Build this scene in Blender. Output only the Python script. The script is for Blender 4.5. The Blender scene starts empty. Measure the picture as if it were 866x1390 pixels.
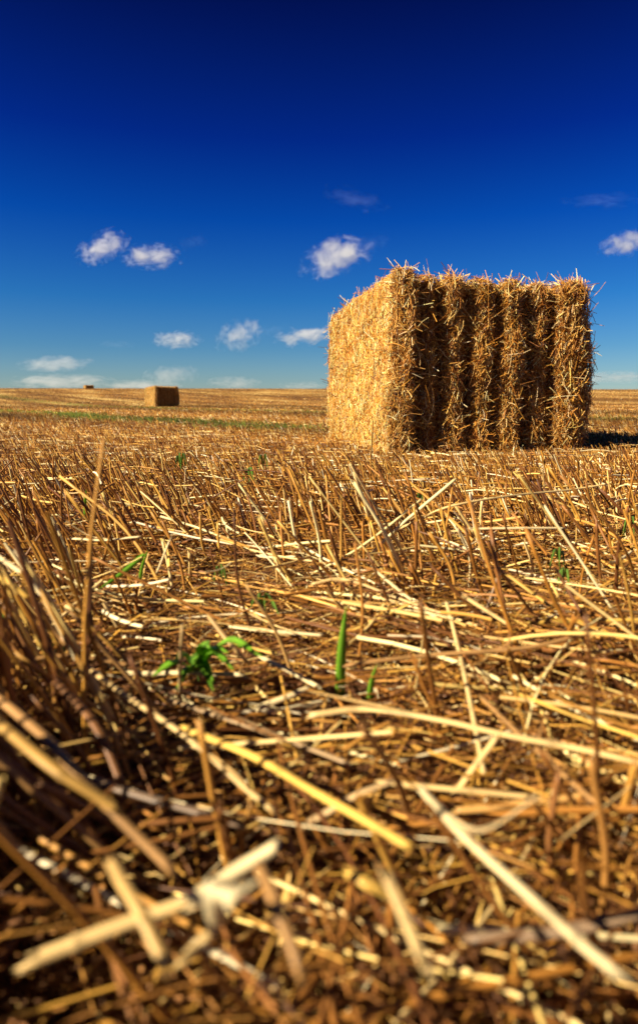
import bpy, math
import numpy as np
from mathutils import Vector

# ------------------------------------------------------------------ camera
HC = 0.285                    # the photographer is crouched low over the stubble
FPX = 867.0                   # focal length in pixels of the 866x1390 photograph
PITCH = math.atan(105.0 / FPX)
scene = bpy.context.scene
cam_d = bpy.data.cameras.new("camera")
cam = bpy.data.objects.new("camera", cam_d)
scene.collection.objects.link(cam)
scene.camera = cam
cam.location = (0, 0, HC)
cam.rotation_euler = (math.pi / 2 - PITCH, 0, 0)
cam_d.sensor_fit = 'VERTICAL'
cam_d.sensor_height = 36.0
cam_d.lens = FPX / 1390.0 * 36.0
cam_d.shift_y = -45.0 / 1390.0
cam_d.clip_start = 0.02
cam_d.clip_end = 6000
cam_d.dof.use_dof = True
cam_d.dof.focus_distance = 1.9
cam_d.dof.aperture_fstop = 4.8

# ------------------------------------------------------------------ light
SUN_ELEV = math.radians(34)
SUN_DIR = Vector((-0.918, -0.385, 0)).normalized()     # horizontal direction towards the sun
SUN_DIR = Vector((SUN_DIR.x * math.cos(SUN_ELEV), SUN_DIR.y * math.cos(SUN_ELEV), math.sin(SUN_ELEV)))
sun_d = bpy.data.lights.new("sun", 'SUN')
sun_d.energy = 4.9
sun_d.angle = math.radians(0.5)
sun_d.color = (1.0, 0.88, 0.66)
sun = bpy.data.objects.new("sun", sun_d)
scene.collection.objects.link(sun)
sun.rotation_euler = SUN_DIR.to_track_quat('Z', 'Y').to_euler()

world = bpy.data.worlds.new("World")
scene.world = world
world.use_nodes = True
nt = world.node_tree
nt.nodes.clear()
wo = nt.nodes.new('ShaderNodeOutputWorld')
bg = nt.nodes.new('ShaderNodeBackground')
bg.inputs['Strength'].default_value = 0.088
sky = nt.nodes.new('ShaderNodeTexSky')
sky.sky_type = 'NISHITA'
sky.sun_disc = False
sky.sun_elevation = SUN_ELEV
sky.sun_rotation = math.atan2(SUN_DIR.x, SUN_DIR.y)
sky.air_density = 1.0
sky.dust_density = 0.3
sky.ozone_density = 2.0
tc = nt.nodes.new('ShaderNodeTexCoord')
sep = nt.nodes.new('ShaderNodeSeparateXYZ')
nt.links.new(tc.outputs['Generated'], sep.inputs[0])
ramp = nt.nodes.new('ShaderNodeValToRGB')              # polarising filter: deep blue away from the horizon
cr = ramp.color_ramp
stops = SKY_STOPS = [
    (0.000, (0.24, 0.30, 0.36)), (0.035, (0.165, 0.25, 0.34)), (0.080, (0.092, 0.205, 0.335)), (0.150, (0.034, 0.165, 0.35)),
    (0.260, (0.004, 0.092, 0.34)), (0.360, (0.002, 0.038, 0.25)), (0.500, (0.002, 0.014, 0.11)), (0.62, (0.02, 0.03, 0.05)), (1.0, (0.08, 0.08, 0.08))]
cr.elements[0].position = stops[0][0]; cr.elements[0].color = (*stops[0][1], 1)
cr.elements[1].position = stops[-1][0]; cr.elements[1].color = (*stops[-1][1], 1)
for p_, c_ in stops[1:-1]:
    e = cr.elements.new(p_); e.color = (*c_, 1)
nt.links.new(sep.outputs['Z'], ramp.inputs[0])
mul = nt.nodes.new('ShaderNodeMixRGB'); mul.blend_type = 'MULTIPLY'; mul.inputs[0].default_value = 1.0
nt.links.new(sky.outputs[0], mul.inputs[1]); nt.links.new(ramp.outputs[0], mul.inputs[2])
nt.links.new(mul.outputs[0], bg.inputs[0]); nt.links.new(bg.outputs[0], wo.inputs[0])

scene.view_settings.view_transform = 'Standard'
scene.view_settings.look = 'None'
scene.view_settings.gamma = 1
scene.view_settings.exposure = 1.55
scene.cycles.max_bounces = 6
scene.cycles.diffuse_bounces = 3
scene.cycles.transmission_bounces = 3
scene.cycles.volume_bounces = 3
scene.cycles.volume_step_rate = 1.0
scene.cycles.volume_max_steps = 96

# ------------------------------------------------------------------ small tools
RS = np.random.RandomState(11)
COL = scene.collection
def uni(a, b, n=None): return RS.uniform(a, b, n)

def px_dir(u, v):
    x = (u - 433.0) / FPX; y = (650.0 - v) / FPX
    f = np.array([0, math.cos(PITCH), -math.sin(PITCH)]); up = np.array([0, math.sin(PITCH), math.cos(PITCH)])
    return np.array([1.0, 0, 0]) * x + up * y + f
def at_h(u, v, h):                       # the point at height h seen at a place of the photograph
    d = px_dir(u, v); return np.array([0, 0, HC]) + d * ((h - HC) / d[2])
def at_d(u, v, dist):                    # the point at depth dist (metres along the view)
    return np.array([0, 0, HC]) + px_dir(u, v) * dist

_g = np.random.RandomState(3).rand(64, 64)
def vnoise(x, y):
    x = np.asarray(x, float); y = np.asarray(y, float)
    xi = np.floor(x).astype(int); yi = np.floor(y).astype(int)
    fx = x - xi; fy = y - yi
    fx = fx * fx * (3 - 2 * fx); fy = fy * fy * (3 - 2 * fy)
    a = _g[xi % 64, yi % 64]; b = _g[(xi + 1) % 64, yi % 64]; c = _g[xi % 64, (yi + 1) % 64]; d = _g[(xi + 1) % 64, (yi + 1) % 64]
    return (a * (1 - fx) + b * fx) * (1 - fy) + (c * (1 - fx) + d * fx) * fy
def fbm(x, y, o=4):
    s = 0; a = 0.5; t = 0
    for k in range(o):
        s = s + a * vnoise(x * 2 ** k + 7.3 * k, y * 2 ** k + 3.1 * k); t += a; a *= 0.5
    return s / t

def hill(y):
    t = np.clip((np.asarray(y, float) - 26.0) / 80.0, 0, 1)
    return 2.22 * (t * t * (3 - 2 * t)) - np.clip(np.asarray(y, float) - 112, 0, None) * 0.035
def ground_z(x, y):
    x = np.asarray(x, float); y = np.asarray(y, float)
    r = np.hypot(x, y)
    near = np.clip(1 - r / 9.0, 0, 1)
    z = hill(y) - 0.0022 * np.clip(x, -40, 40) * np.clip((y - 60) / 40, 0, 1)
    z = z + (fbm(x * 0.9, y * 0.9, 3) - .5) * 0.03 * np.clip(r / 2, .35, 1)
    z = z + (fbm(x * 7, y * 7, 4) - .5) * 0.035 * near + (fbm(x * 31 + 5, y * 31, 3) - .5) * 0.013 * near ** 2
    return z

# rows of the crop run away to the left; s is the distance across them, t along them
RD = np.array([-0.57, 0.82]); RD = RD / np.linalg.norm(RD); RN = np.array([RD[1], -RD[0]])
def st(x, y): return x * RN[0] + y * RN[1], x * RD[0] + y * RD[1]
def green_amt(x, y):
    s, t = st(x, y)
    s = s * 1.0
    g = np.exp(-((s - 3.35 + .25 * np.sin(t * .7)) / 0.42) ** 2) * np.clip((t - 4.5) / 1.5, 0, 1) * np.clip((26 - t) / 8, 0, 1)
    g2 = np.exp(-((s - 9.5 - .3 * np.sin(t * .5)) / 0.6) ** 2) * np.clip((t - 2) / 4, 0, 1)
    g3 = np.exp(-((s + 7) / 5.0) ** 2) * np.clip((t - 70) / 15, 0, 1) * .7
    return np.clip((g * 1.0 + g2 * .6 + g3) * (0.35 + 1.3 * fbm(x * 1.3, y * 1.3, 3)), 0, 1)

# ------------------------------------------------------------------ materials
def new_mat(name):
    m = bpy.data.materials.new(name); m.use_nodes = True
    n = m.node_tree.nodes; l = m.node_tree.links
    n.clear()
    out = n.new('ShaderNodeOutputMaterial'); b = n.new('ShaderNodeBsdfPrincipled')
    l.new(b.outputs[0], out.inputs[0])
    return m, n, l, b, out

def straw_material(name, rough=0.45, transl=0.09, fibre=True, spec=0.25):
    m, n, l, b, out = new_mat(name)
    a = n.new('ShaderNodeAttribute'); a.attribute_name = 'Col'
    uv = n.new('ShaderNodeUVMap'); uv.uv_map = 'UVMap'
    mp = n.new('ShaderNodeMapping'); mp.inputs['Scale'].default_value = (34, 16, 1)
    l.new(uv.outputs[0], mp.inputs[0])
    nz = n.new('ShaderNodeTexNoise'); nz.inputs['Scale'].default_value = 1.0; nz.inputs['Detail'].default_value = 3
    l.new(mp.outputs[0], nz.inputs['Vector'])
    mr = n.new('ShaderNodeMapRange'); mr.inputs[1].default_value = .3; mr.inputs[2].default_value = .7
    mr.inputs[3].default_value = .48; mr.inputs[4].default_value = 1.28
    l.new(nz.outputs[0], mr.inputs[0])
    mx = n.new('ShaderNodeMixRGB'); mx.blend_type = 'MULTIPLY'; mx.inputs[0].default_value = 1
    l.new(a.outputs['Color'], mx.inputs[1]); l.new(mr.outputs[0], mx.inputs[2])
    # sparse brown weather specks
    nz2 = n.new('ShaderNodeTexNoise'); nz2.inputs['Scale'].default_value = 55; nz2.inputs['Detail'].default_value = 2
    ob = n.new('ShaderNodeTexCoord'); l.new(ob.outputs['Object'], nz2.inputs['Vector'])
    mr2 = n.new('ShaderNodeMapRange'); mr2.inputs[1].default_value = .60; mr2.inputs[2].default_value = .72
    l.new(nz2.outputs[0], mr2.inputs[0])
    mx2 = n.new('ShaderNodeMixRGB'); mx2.inputs[2].default_value = (0.12, 0.055, 0.02, 1)
    mm = n.new('ShaderNodeMath'); mm.operation = 'MULTIPLY'; mm.inputs[1].default_value = .3
    l.new(mr2.outputs[0], mm.inputs[0]); l.new(mm.outputs[0], mx2.inputs[0]); l.new(mx.outputs[0], mx2.inputs[1])
    l.new(mx2.outputs[0], b.inputs['Base Color'])
    b.inputs['Roughness'].default_value = rough
    b.inputs['Specular IOR Level'].default_value = spec
    if fibre:
        bp = n.new('ShaderNodeBump'); bp.inputs['Strength'].default_value = .25; bp.inputs['Distance'].default_value = .0006
        l.new(nz.outputs[0], bp.inputs['Height']); l.new(bp.outputs[0], b.inputs['Normal'])
    if transl > 0:
        tr = n.new('ShaderNodeBsdfTranslucent'); l.new(mx2.outputs[0], tr.inputs[0])
        ms = n.new('ShaderNodeMixShader'); ms.inputs[0].default_value = transl
        l.new(b.outputs[0], ms.inputs[1]); l.new(tr.outputs[0], ms.inputs[2]); l.new(ms.outputs[0], out.inputs[0])
    return m
M_STRAW = straw_material('dry_straw')
M_FAR = straw_material('dry_straw_matt', rough=.6, transl=.12, fibre=False, spec=.3)
M_LEAF = straw_material('fresh_leaf', rough=.35, transl=.45, fibre=False)

def soil_material():
    m, n, l, b, out = new_mat('field_soil')
    geo = n.new('ShaderNodeNewGeometry')
    def noise(scale, det, vec=None, rough=.6):
        q = n.new('ShaderNodeTexNoise'); q.inputs['Scale'].default_value = scale; q.inputs['Detail'].default_value = det
        q.inputs['Roughness'].default_value = rough
        l.new(vec or geo.outputs['Position'], q.inputs['Vector']); return q
    def rampn(src, *st_):
        r = n.new('ShaderNodeValToRGB'); e = r.color_ramp.elements
        e[0].position, e[0].color = st_[0][0], (*st_[0][1], 1); e[1].position, e[1].color = st_[-1][0], (*st_[-1][1], 1)
        for p, c in st_[1:-1]:
            k = e.new(p); k.color = (*c, 1)
        l.new(src, r.inputs[0]); return r
    # near: brown crumbly soil
    n1 = noise(38, 6); soil = rampn(n1.outputs[0], (.30, (.035, .016, .008)), (.5, (.10, .042, .018)), (.62, (.19, .085, .035)), (.75, (.32, .18, .08)))
    # far: stubble seen edge-on, streaked along the rows
    rot = n.new('ShaderNodeVectorRotate'); rot.rotation_type = 'Z_AXIS'; rot.inputs['Angle'].default_value = -math.atan2(RD[1], RD[0])
    l.new(geo.outputs['Position'], rot.inputs['Vector'])
    mp = n.new('ShaderNodeMapping'); mp.inputs['Scale'].default_value = (.06, .42, 1); l.new(rot.outputs[0], mp.inputs[0])
    n2 = noise(1.0, 7, mp.outputs[0], .68)
    far = rampn(n2.outputs[0], (.36, (.085, .036, .008)), (.46, (.18, .085, .018)), (.54, (.29, .155, .037)), (.63, (.52, .36, .13)))
    n3 = noise(2.2, 6, None, .7)
    farm = n.new('ShaderNodeMixRGB'); farm.blend_type = 'MULTIPLY'; farm.inputs[0].default_value = .8
    r3 = rampn(n3.outputs[0], (.35, (.45, .42, .38)), (.62, (1.25, 1.22, 1.15)))
    l.new(far.outputs[0], farm.inputs[1]); l.new(r3.outputs[0], farm.inputs[2])
    gat = n.new('ShaderNodeAttribute'); gat.attribute_name = 'Green'
    gm = n.new('ShaderNodeMixRGB'); gm.inputs[2].default_value = (.13, .13, .022, 1)
    l.new(gat.outputs['Fac'], gm.inputs[0]); l.new(farm.outputs[0], gm.inputs[1])
    d = n.new('ShaderNodeVectorMath'); d.operation = 'LENGTH'; l.new(geo.outputs['Position'], d.inputs[0])
    mr = n.new('ShaderNodeMapRange'); mr.inputs[1].default_value = 3.0; mr.inputs[2].default_value = 14.0
    l.new(d.outputs['Value'], mr.inputs[0])
    mx = n.new('ShaderNodeMixRGB'); l.new(mr.outputs[0], mx.inputs[0]); l.new(soil.outputs[0], mx.inputs[1]); l.new(gm.outputs[0], mx.inputs[2])
    l.new(mx.outputs[0], b.inputs['Base Color'])
    b.inputs['Roughness'].default_value = .92; b.inputs['Specular IOR Level'].default_value = .15
    nb = noise(120, 5); nb2 = noise(3.0, 5)
    bp = n.new('ShaderNodeBump'); bp.inputs['Strength'].default_value = .8; bp.inputs['Distance'].default_value = .006
    l.new(nb.outputs[0], bp.inputs['Height'])
    bp2 = n.new('ShaderNodeBump'); bp2.inputs['Strength'].default_value = .8; bp2.inputs['Distance'].default_value = .12
    l.new(nb2.outputs[0], bp2.inputs['Height']); l.new(mr.outputs[0], bp2.inputs['Strength']); l.new(bp.outputs[0], bp2.inputs['Normal'])
    l.new(bp2.outputs[0], b.inputs['Normal'])
    return m
M_SOIL = soil_material()

# ------------------------------------------------------------------ mesh builders
def mesh_from(name, V, F4=None, F3=None, col=None, uv=None, mat=None, smooth=True):
    """V (n,3); F4 (m,4) quads; F3 (k,3) triangles; col per-vertex (n,3); uv per-vertex (n,2)"""
    me = bpy.data.meshes.new(name)
    parts = []; tot = []
    if F4 is not None and len(F4): parts.append(np.asarray(F4).reshape(-1)); tot += [np.full(len(F4), 4)]
    if F3 is not None and len(F3): parts.append(np.asarray(F3).reshape(-1)); tot += [np.full(len(F3), 3)]
    loops = np.concatenate(parts).astype(np.int32); tot = np.concatenate(tot).astype(np.int32)
    starts = np.concatenate([[0], np.cumsum(tot)[:-1]]).astype(np.int32)
    me.vertices.add(len(V)); me.vertices.foreach_set('co', np.asarray(V, np.float32).reshape(-1))
    me.loops.add(len(loops)); me.loops.foreach_set('vertex_index', loops)
    me.polygons.add(len(tot)); me.polygons.foreach_set('loop_start', starts); me.polygons.foreach_set('loop_total', tot)
    me.polygons.foreach_set('use_smooth', np.full(len(tot), smooth))
    me.update(calc_edges=True)
    if col is not None:
        a = me.color_attributes.new('Col', 'FLOAT_COLOR', 'POINT')
        c = np.ones((len(V), 4), np.float32); c[:, :3] = col
        a.data.foreach_set('color', c.reshape(-1))
    if uv is not None:
        u = me.uv_layers.new(name='UVMap')
        u.data.foreach_set('uv', np.asarray(uv, np.float32)[loops].reshape(-1))
    if mat: me.materials.append(mat)
    return me
def link(name, me, parent=None, loc=(0, 0, 0)):
    o = bpy.data.objects.new(name, me); COL.objects.link(o); o.location = loc
    if parent is not None: o.parent = parent
    return o
def tag(o, label=None, cat=None, group=None, kind=None):
    if label: o['label'] = label
    if cat: o['category'] = cat
    if group: o['group'] = group
    if kind: o['kind'] = kind
    return o

def tubes(P, W, C, sides=3, flat=None, twist=None, taper=0.12):
    """P (n,k,3) centre lines, W (n,) widths, C (n,3) colours -> V,F,col,uv of open tubes. flat squashes one axis."""
    n, k, _ = P.shape
    T = np.gradient(P, axis=1); T /= (np.linalg.norm(T, axis=2, keepdims=True) + 1e-9)
    ref = RS.normal(size=(n, 1, 3)); ref = np.repeat(ref, k, 1)
    A = np.cross(T, ref); A /= (np.linalg.norm(A, axis=2, keepdims=True) + 1e-9)
    B = np.cross(T, A)
    ang = np.arange(sides) / sides * 2 * np.pi
    r = (W[:, None] * .5) * np.linspace(1, 1 - taper, k)[None]
    fl = np.ones(n) if flat is None else flat
    V = (P[:, :, None] + (A[:, :, None] * np.cos(ang)[None, None, :, None] + B[:, :, None] * (np.sin(ang)[None, None, :, None] * fl[:, None, None, None])) * r[:, :, None, None])
    idx = np.arange(n * k * sides).reshape(n, k, sides)
    a = idx[:, :-1, :]; b = idx[:, 1:, :]
    F = np.stack([a, np.roll(a, -1, 2), np.roll(b, -1, 2), b], -1).reshape(-1, 4)
    L = np.concatenate([np.zeros((n, 1)), np.cumsum(np.linalg.norm(np.diff(P, axis=1), axis=2), 1)], 1)
    U = np.zeros((n, k, sides, 2)); U[..., 0] = (np.abs(np.arange(sides) / sides - .5) * .6)[None, None] + (np.arange(n) % 97)[:, None, None] * .37
    U[..., 1] = L[:, :, None] + (np.arange(n) % 53)[:, None, None] * .21
    return V.reshape(-1, 3), F, np.repeat(C, k * sides, 0), U.reshape(-1, 2)
class Acc:
    def __init__(s): s.V = []; s.F = []; s.C = []; s.U = []; s.n = 0
    def add(s, V, F, C, U):
        s.V.append(V); s.F.append(F + s.n); s.C.append(C); s.U.append(U); s.n += len(V)
    def mesh(s, name, mat): return mesh_from(name, np.concatenate(s.V), np.concatenate(s.F), None, np.concatenate(s.C), np.concatenate(s.U), mat)

PAL = np.array([(.47, .222, .040), (.58, .31, .060), (.36, .150, .026), (.68, .43, .125), (.22, .085, .018), (.74, .52, .19), (.13, .046, .012), (.80, .65, .36)])
def colours(n, w):
    w = np.array(w, float); w /= w.sum()
    c = PAL[RS.choice(len(PAL), n, p=w)] * uni(.8, 1.18, (n, 1)); c[:, 2] *= uni(.8, 1.2, n)
    return c
W_STEM = (20, 12, 24, 8, 28, 5, 24, 5)
W_LOOSE = (9, 12, 13, 14, 15, 14, 12, 22)
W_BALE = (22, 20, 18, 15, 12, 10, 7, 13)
W_SUNLIT = (18, 22, 12, 22, 8, 17, 4, 15)  # paler weights: sunlight on the bale's left and top put into straw colour
W_OLD_DARK = (18, 12, 26, 8, 26, 5, 16, 4)  # weathered browns, darkened so near litter carries foreground shade in its colour

def curve_pts(P0, P1, k, bend, droop=None):
    """centre lines from P0 to P1 (n,3) with a random bow of size bend*(length)"""
    n = len(P0); t = np.linspace(0, 1, k)[None, :, None]
    d = P1 - P0; L = np.linalg.norm(d, axis=1, keepdims=True)
    off = RS.normal(size=(n, 3)); off -= d * (np.sum(off * d, 1, keepdims=True) / (L ** 2 + 1e-9))
    off /= (np.linalg.norm(off, axis=1, keepdims=True) + 1e-9)
    P = P0[:, None] + d[:, None] * t + off[:, None] * (L * bend * uni(-1, 1, (n, 1)))[:, None] * (4 * t * (1 - t))
    return P

# ------------------------------------------------------------------ ground: one sheet out to the horizon
def build_ground():
    def axis(lo, hi, n, sc):
        a = np.linspace(np.arcsinh(lo / sc), np.arcsinh(hi / sc), n); return np.sinh(a) * sc
    xs = axis(-900, 900, 460, .9); ys = np.concatenate([axis(-60, 900, 560, .9)])
    X, Y = np.meshgrid(xs, ys, indexing='ij'); Z = ground_z(X, Y)
    V = np.stack([X, Y, Z], -1).reshape(-1, 3)
    idx = np.arange(len(xs) * len(ys)).reshape(len(xs), len(ys))
    F = np.stack([idx[:-1, :-1], idx[1:, :-1], idx[1:, 1:], idx[:-1, 1:]], -1).reshape(-1, 4)
    me = mesh_from('ground', V, F, mat=M_SOIL)
    g = me.attributes.new('Green', 'FLOAT', 'POINT'); g.data.foreach_set('value', green_amt(V[:, 0], V[:, 1]).astype(np.float32))
    tag(link('ground', me), 'brown soil of a harvested field rising to a low crest', 'ground', kind='structure')
build_ground()

# ------------------------------------------------------------------ bales
BW, BH, BL = 1.155, 1.00, 1.22
GROOVES = [.115, .225, .37, .515, .675, .81]
BYAW = math.atan2(.30, 1.16)
BPOS = np.array([0.40, 3.48, 0.0])              # near corner of the big bale
def bale_surface(p, nrm):
    """displace points of the box [0,BW]x[0,BL]x[0,BH] into the bulging, string-cut bale"""
    x, y, z = p[:, 0].copy(), p[:, 1].copy(), p[:, 2].copy()
    nx, ny, nz = nrm[:, 0], nrm[:, 1], nrm[:, 2]
    u = x / BW
    gr = np.zeros(len(x)); edges = [0] + GROOVES + [1]
    for i, g in enumerate(GROOVES):
        wob = .008 * np.sin(z * 5 + i * 2.1) / BW
        w = .023 + .005 * math.sin(i * 3.3)
        gr = np.maximum(gr, np.exp(-((u + wob - g) / w) ** 2))
    hum = np.zeros(len(x))
    for a, b in zip(edges[:-1], edges[1:]):
        m = (u >= a) & (u <= b); q = (u[m] - a) / (b - a); hum[m] = np.sqrt(np.clip(4 * q * (1 - q), 0, 1))
    end = np.abs(ny)
    zz = z / BH
    lift = .035 * hum + .015 * 1.2 * np.array([.8, -1.0, .1, .35, .9, -.4, 1.7, 0])[np.searchsorted(GROOVES, np.clip(u, 0, 1))]
    dd = end * (lift - .085 * gr * (0.8 + .35 * np.sin(zz * 3.1)))
    dz = np.clip(nz, 0, 1) * (.012 * hum - .035 * gr)
    bulge = (fbm(x * 3 + y * 2 + 9, z * 3.3 + y, 3) - .5) * .05 + (fbm(x * 13 + y * 9, z * 12 + y * 5, 2) - .5) * .03
    out = np.stack([nx, ny, nz], 1)
    q = np.stack([x, y, z], 1) + out * (dd + dz + bulge)[:, None]
    # the side faces belly out at half height, the long side slumps at the far top
    q[:, 0] += np.clip(nx, 0, 1) * .03 * np.sin(np.pi * zz) ** 2
    q[:, 0] += np.clip(u - .8, 0, 1) * 5 * .035 * np.exp(-((zz - .5) / .25) ** 2)
    q[:, 0] -= np.clip(-nx, 0, 1) * .02 * np.sin(np.pi * zz)
    q[:, 2] -= zz ** 3 * (.02 * (y / BL) + .055 * (y / BL) ** 3) * np.clip(1 - u * 1.5, 0, 1)
    q[:, 2] -= zz * .03 * u
    q[:, 2] += zz * (.022 * np.exp(-((u - .02) / .10) ** 2 - (y / .4) ** 2))
    return q
def rounded(p, r=.055):
    """round the box edges: returns point and normal"""
    lo = np.array([r, r, r * .4]); hi = np.array([BW - r, BL - r, BH - r])
    c = np.clip(p, lo, hi); d = p - c; L = np.linalg.norm(d, axis=1, keepdims=True) + 1e-9
    nrm = d / L
    return c + nrm * np.minimum(L, r) , nrm
def bale_pts(face, n):
    a, b = uni(0, 1, n), uni(0, 1, n)
    if face == 'end': p = np.stack([a * BW, 0 * a, b * BH], 1)
    if face == 'back': p = np.stack([a * BW, 0 * a + BL, b * BH], 1)
    if face == 'left': p = np.stack([0 * a, a * BL, b * BH], 1)
    if face == 'right': p = np.stack([0 * a + BW, a * BL, b * BH], 1)
    if face == 'top': p = np.stack([a * BW, b * BL, 0 * a + BH], 1)
    return p
def make_bale():
    root = bpy.data.objects.new('straw_bale', None); COL.objects.link(root)
    # core
    V = []; F = []; n0 = 0
    N1 = 70
    for face in ('end', 'back', 'left', 'right', 'top', 'bottom'):
        g = np.linspace(0, 1, N1); A, B = np.meshgrid(g, g, indexing='ij'); A = A.ravel(); B = B.ravel()
        p = {'end': np.stack([A * BW, 0 * A, B * BH], 1), 'back': np.stack([A * BW, 0 * A + BL, B * BH], 1), 'left': np.stack([0 * A, A * BL, B * BH], 1),
             'right': np.stack([0 * A + BW, A * BL, B * BH], 1), 'top': np.stack([A * BW, B * BL, 0 * A + BH], 1), 'bottom': np.stack([A * BW, B * BL, 0 * A], 1)}[face]
        q, nr = rounded(p); q = bale_surface(q, nr)
        q = q - nr * .022
        V.append(q); i = np.arange(N1 * N1).reshape(N1, N1) + n0; n0 += N1 * N1
        F.append(np.stack([i[:-1, :-1], i[1:, :-1], i[1:, 1:], i[:-1, 1:]], -1).reshape(-1, 4))
    V = np.concatenate(V); F = np.concatenate(F)
    acc = Acc(); acc.add(V, F, np.tile([[.17, .075, .018]], (len(V), 1)), V[:, :2] * 8)  # core coloured darker than the straw, so gaps look deeply shaded
    ex, ey, ez = np.eye(3)
    for face, n, lm in (('end', 22000, .95), ('left', 30000, .78), ('top', 7000, .9), ('right', 5000, .9), ('back', 4500, 1.)):
        p, nr = rounded(bale_pts(face, n)); q = bale_surface(p, nr)
        L = np.exp(RS.normal(math.log(.058 * lm), .5, n)); L = np.clip(L, .018, .22)
        # tangent directions
        t = RS.normal(size=(n, 3))
        if face in ('end', 'back'):
            t[:, 0] *= .85; t[:, 1] *= .25; t[:, 2] *= 1.25
        if face in ('left', 'right'):
            t[:, 1] *= .75; t[:, 2] *= 1.1; t[:, 0] *= .35
        if face == 'top': t[:, 1] *= 1.0; t[:, 2] *= .45
        t -= nr * (np.sum(t * nr, 1, keepdims=True) * uni(.75 if face == 'left' else .45, 1.0, (n, 1)))
        stick = RS.rand(n) < (.045 if face in ('end', 'back') else .05)
        t[stick] += nr[stick] * uni(.4, 1.6, (stick.sum(), 1))
        t /= np.linalg.norm(t, axis=1, keepdims=True)
        c = q + nr * uni(-.024, .014, (n, 1))
        sh = uni(.2, .5, (n, 1)); P0 = c - t * L[:, None] * sh; P1 = c + t * L[:, None] * (1 - sh)
        P0[:, 2] = np.maximum(P0[:, 2], .0); P1[:, 2] = np.maximum(P1[:, 2], .0)
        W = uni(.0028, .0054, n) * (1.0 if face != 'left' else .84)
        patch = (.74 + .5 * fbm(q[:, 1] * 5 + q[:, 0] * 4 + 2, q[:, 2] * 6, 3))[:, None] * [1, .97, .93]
        V_, F_, C_, U_ = tubes(curve_pts(P0, P1, 4, .13), W, patch * (np.clip(colours(n, W_SUNLIT) * [1.38, 1.28, 1.15], 0, .84) if face in ('left', 'top') else np.clip(colours(n, W_BALE) * [1.12, 1.03, .9], 0, .84)), 3, flat=uni(.4, 1, n))  # left and top straws brightened in colour as the sunlit faces
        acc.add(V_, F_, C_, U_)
    # long wild straws, and the tuft that hangs loose on the right edge
    n = 420
    face = RS.choice(['end', 'left', 'top'], n, p=[.55, .2, .25])
    p = np.concatenate([bale_pts(f, (face == f).sum()) for f in ('end', 'left', 'top')]); p, nr = rounded(p); q = bale_surface(p, nr)
    t = RS.normal(size=(n, 3)) + nr * uni(-.2, .9, (n, 1)); t /= np.linalg.norm(t, axis=1, keepdims=True)
    L = uni(.07, .17, n)[:, None]; P0 = q - t * L * .45; P1 = q + t * L * .55 + nr * .02
    P0[:, 2] = np.maximum(P0[:, 2], 0); P1[:, 2] = np.maximum(P1[:, 2], 0)
    acc.add(*tubes(curve_pts(P0, P1, 5, .16), uni(.003, .0048, n), colours(n, W_LOOSE), 3, flat=uni(.5, 1, n)))
    n = 420
    c = np.stack([BW + uni(-.04, .05, n), uni(-.06, .25, n), np.clip(RS.normal(.56, .11, n), .2, .85)], 1)
    t = RS.normal(size=(n, 3)) * [.9, .6, 1.0] + [.5, -.2, -.1]; t /= np.linalg.norm(t, axis=1, keepdims=True); L = uni(.04, .15, n)[:, None]
    acc.add(*tubes(curve_pts(c - t * L * .5, c + t * L * .5, 5, .2), uni(.0026, .0042, n), colours(n, W_LOOSE), 3))
    # skirt of loose straw at the foot
    n = 3200
    a = uni(0, 1, n); side = RS.rand(n) < .6
    fx = np.where(side, a * (BW + .1) - .05, -uni(.0, .10, n)); fy = np.where(side, -uni(-.02, .12, n), a * BL)
    c = np.stack([fx, fy, uni(0.0, .05, n) * RS.rand(n)], 1)
    t = RS.normal(size=(n, 3)) * [1, 1, .16]; t /= np.linalg.norm(t, axis=1, keepdims=True); L = uni(.05, .17, n)[:, None]
    P0 = c - t * L * .5; P1 = c + t * L * .5; P0[:, 2] = np.abs(P0[:, 2]); P1[:, 2] = np.abs(P1[:, 2])
    acc.add(*tubes(curve_pts(P0, P1, 4, .1), uni(.003, .005, n), colours(n, W_LOOSE), 3))
    body = link('straw_body', acc.mesh('straw_body', M_STRAW), root)
    # six strings: each a loop lengthwise round the bale
    for i, g in enumerate(GROOVES):
        m = 40; k = np.linspace(0, 1, m)
        base = [np.stack([0 * k + g * BW, 0 * k, k * BH], 1), np.stack([0 * k + g * BW, k * BL, 0 * k + BH], 1),
                np.stack([0 * k + g * BW, 0 * k + BL, (1 - k) * BH], 1), np.stack([0 * k + g * BW, (1 - k) * BL, 0 * k], 1)]
        b = np.concatenate([s[:-1] for s in base]); b, nr = rounded(b); q = bale_surface(b, nr) + nr * .004
        q = np.concatenate([q, q[:1]])[None]
        V_, F_, C_, U_ = tubes(q, np.array([.0045]), np.array([[.30, .22, .12]]), 6, taper=0)
        tw = link('twine', mesh_from('twine', V_, F_, None, C_, U_, M_STRAW), root)
    return root
BALE = make_bale()
GB = 'rectangular straw bales left on the stubble field'
def place_bale(o, near_corner, yaw, label, zs=1.0):
    o.location = (near_corner[0], near_corner[1], near_corner[2]); o.rotation_euler = (0, 0, yaw)
    tag(o, label, 'straw bale', GB)
def copy_tree(o):
    c = o.copy(); COL.objects.link(c)
    for ch in [k for k in o.children]:
        d = ch.copy(); COL.objects.link(d); d.parent = c
    return c
place_bale(BALE, (BPOS[0], BPOS[1], float(ground_z(BPOS[0], BPOS[1])) - .045), BYAW, 'big golden rectangular straw bale with deep string grooves, largest, towering over the stubble')
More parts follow.
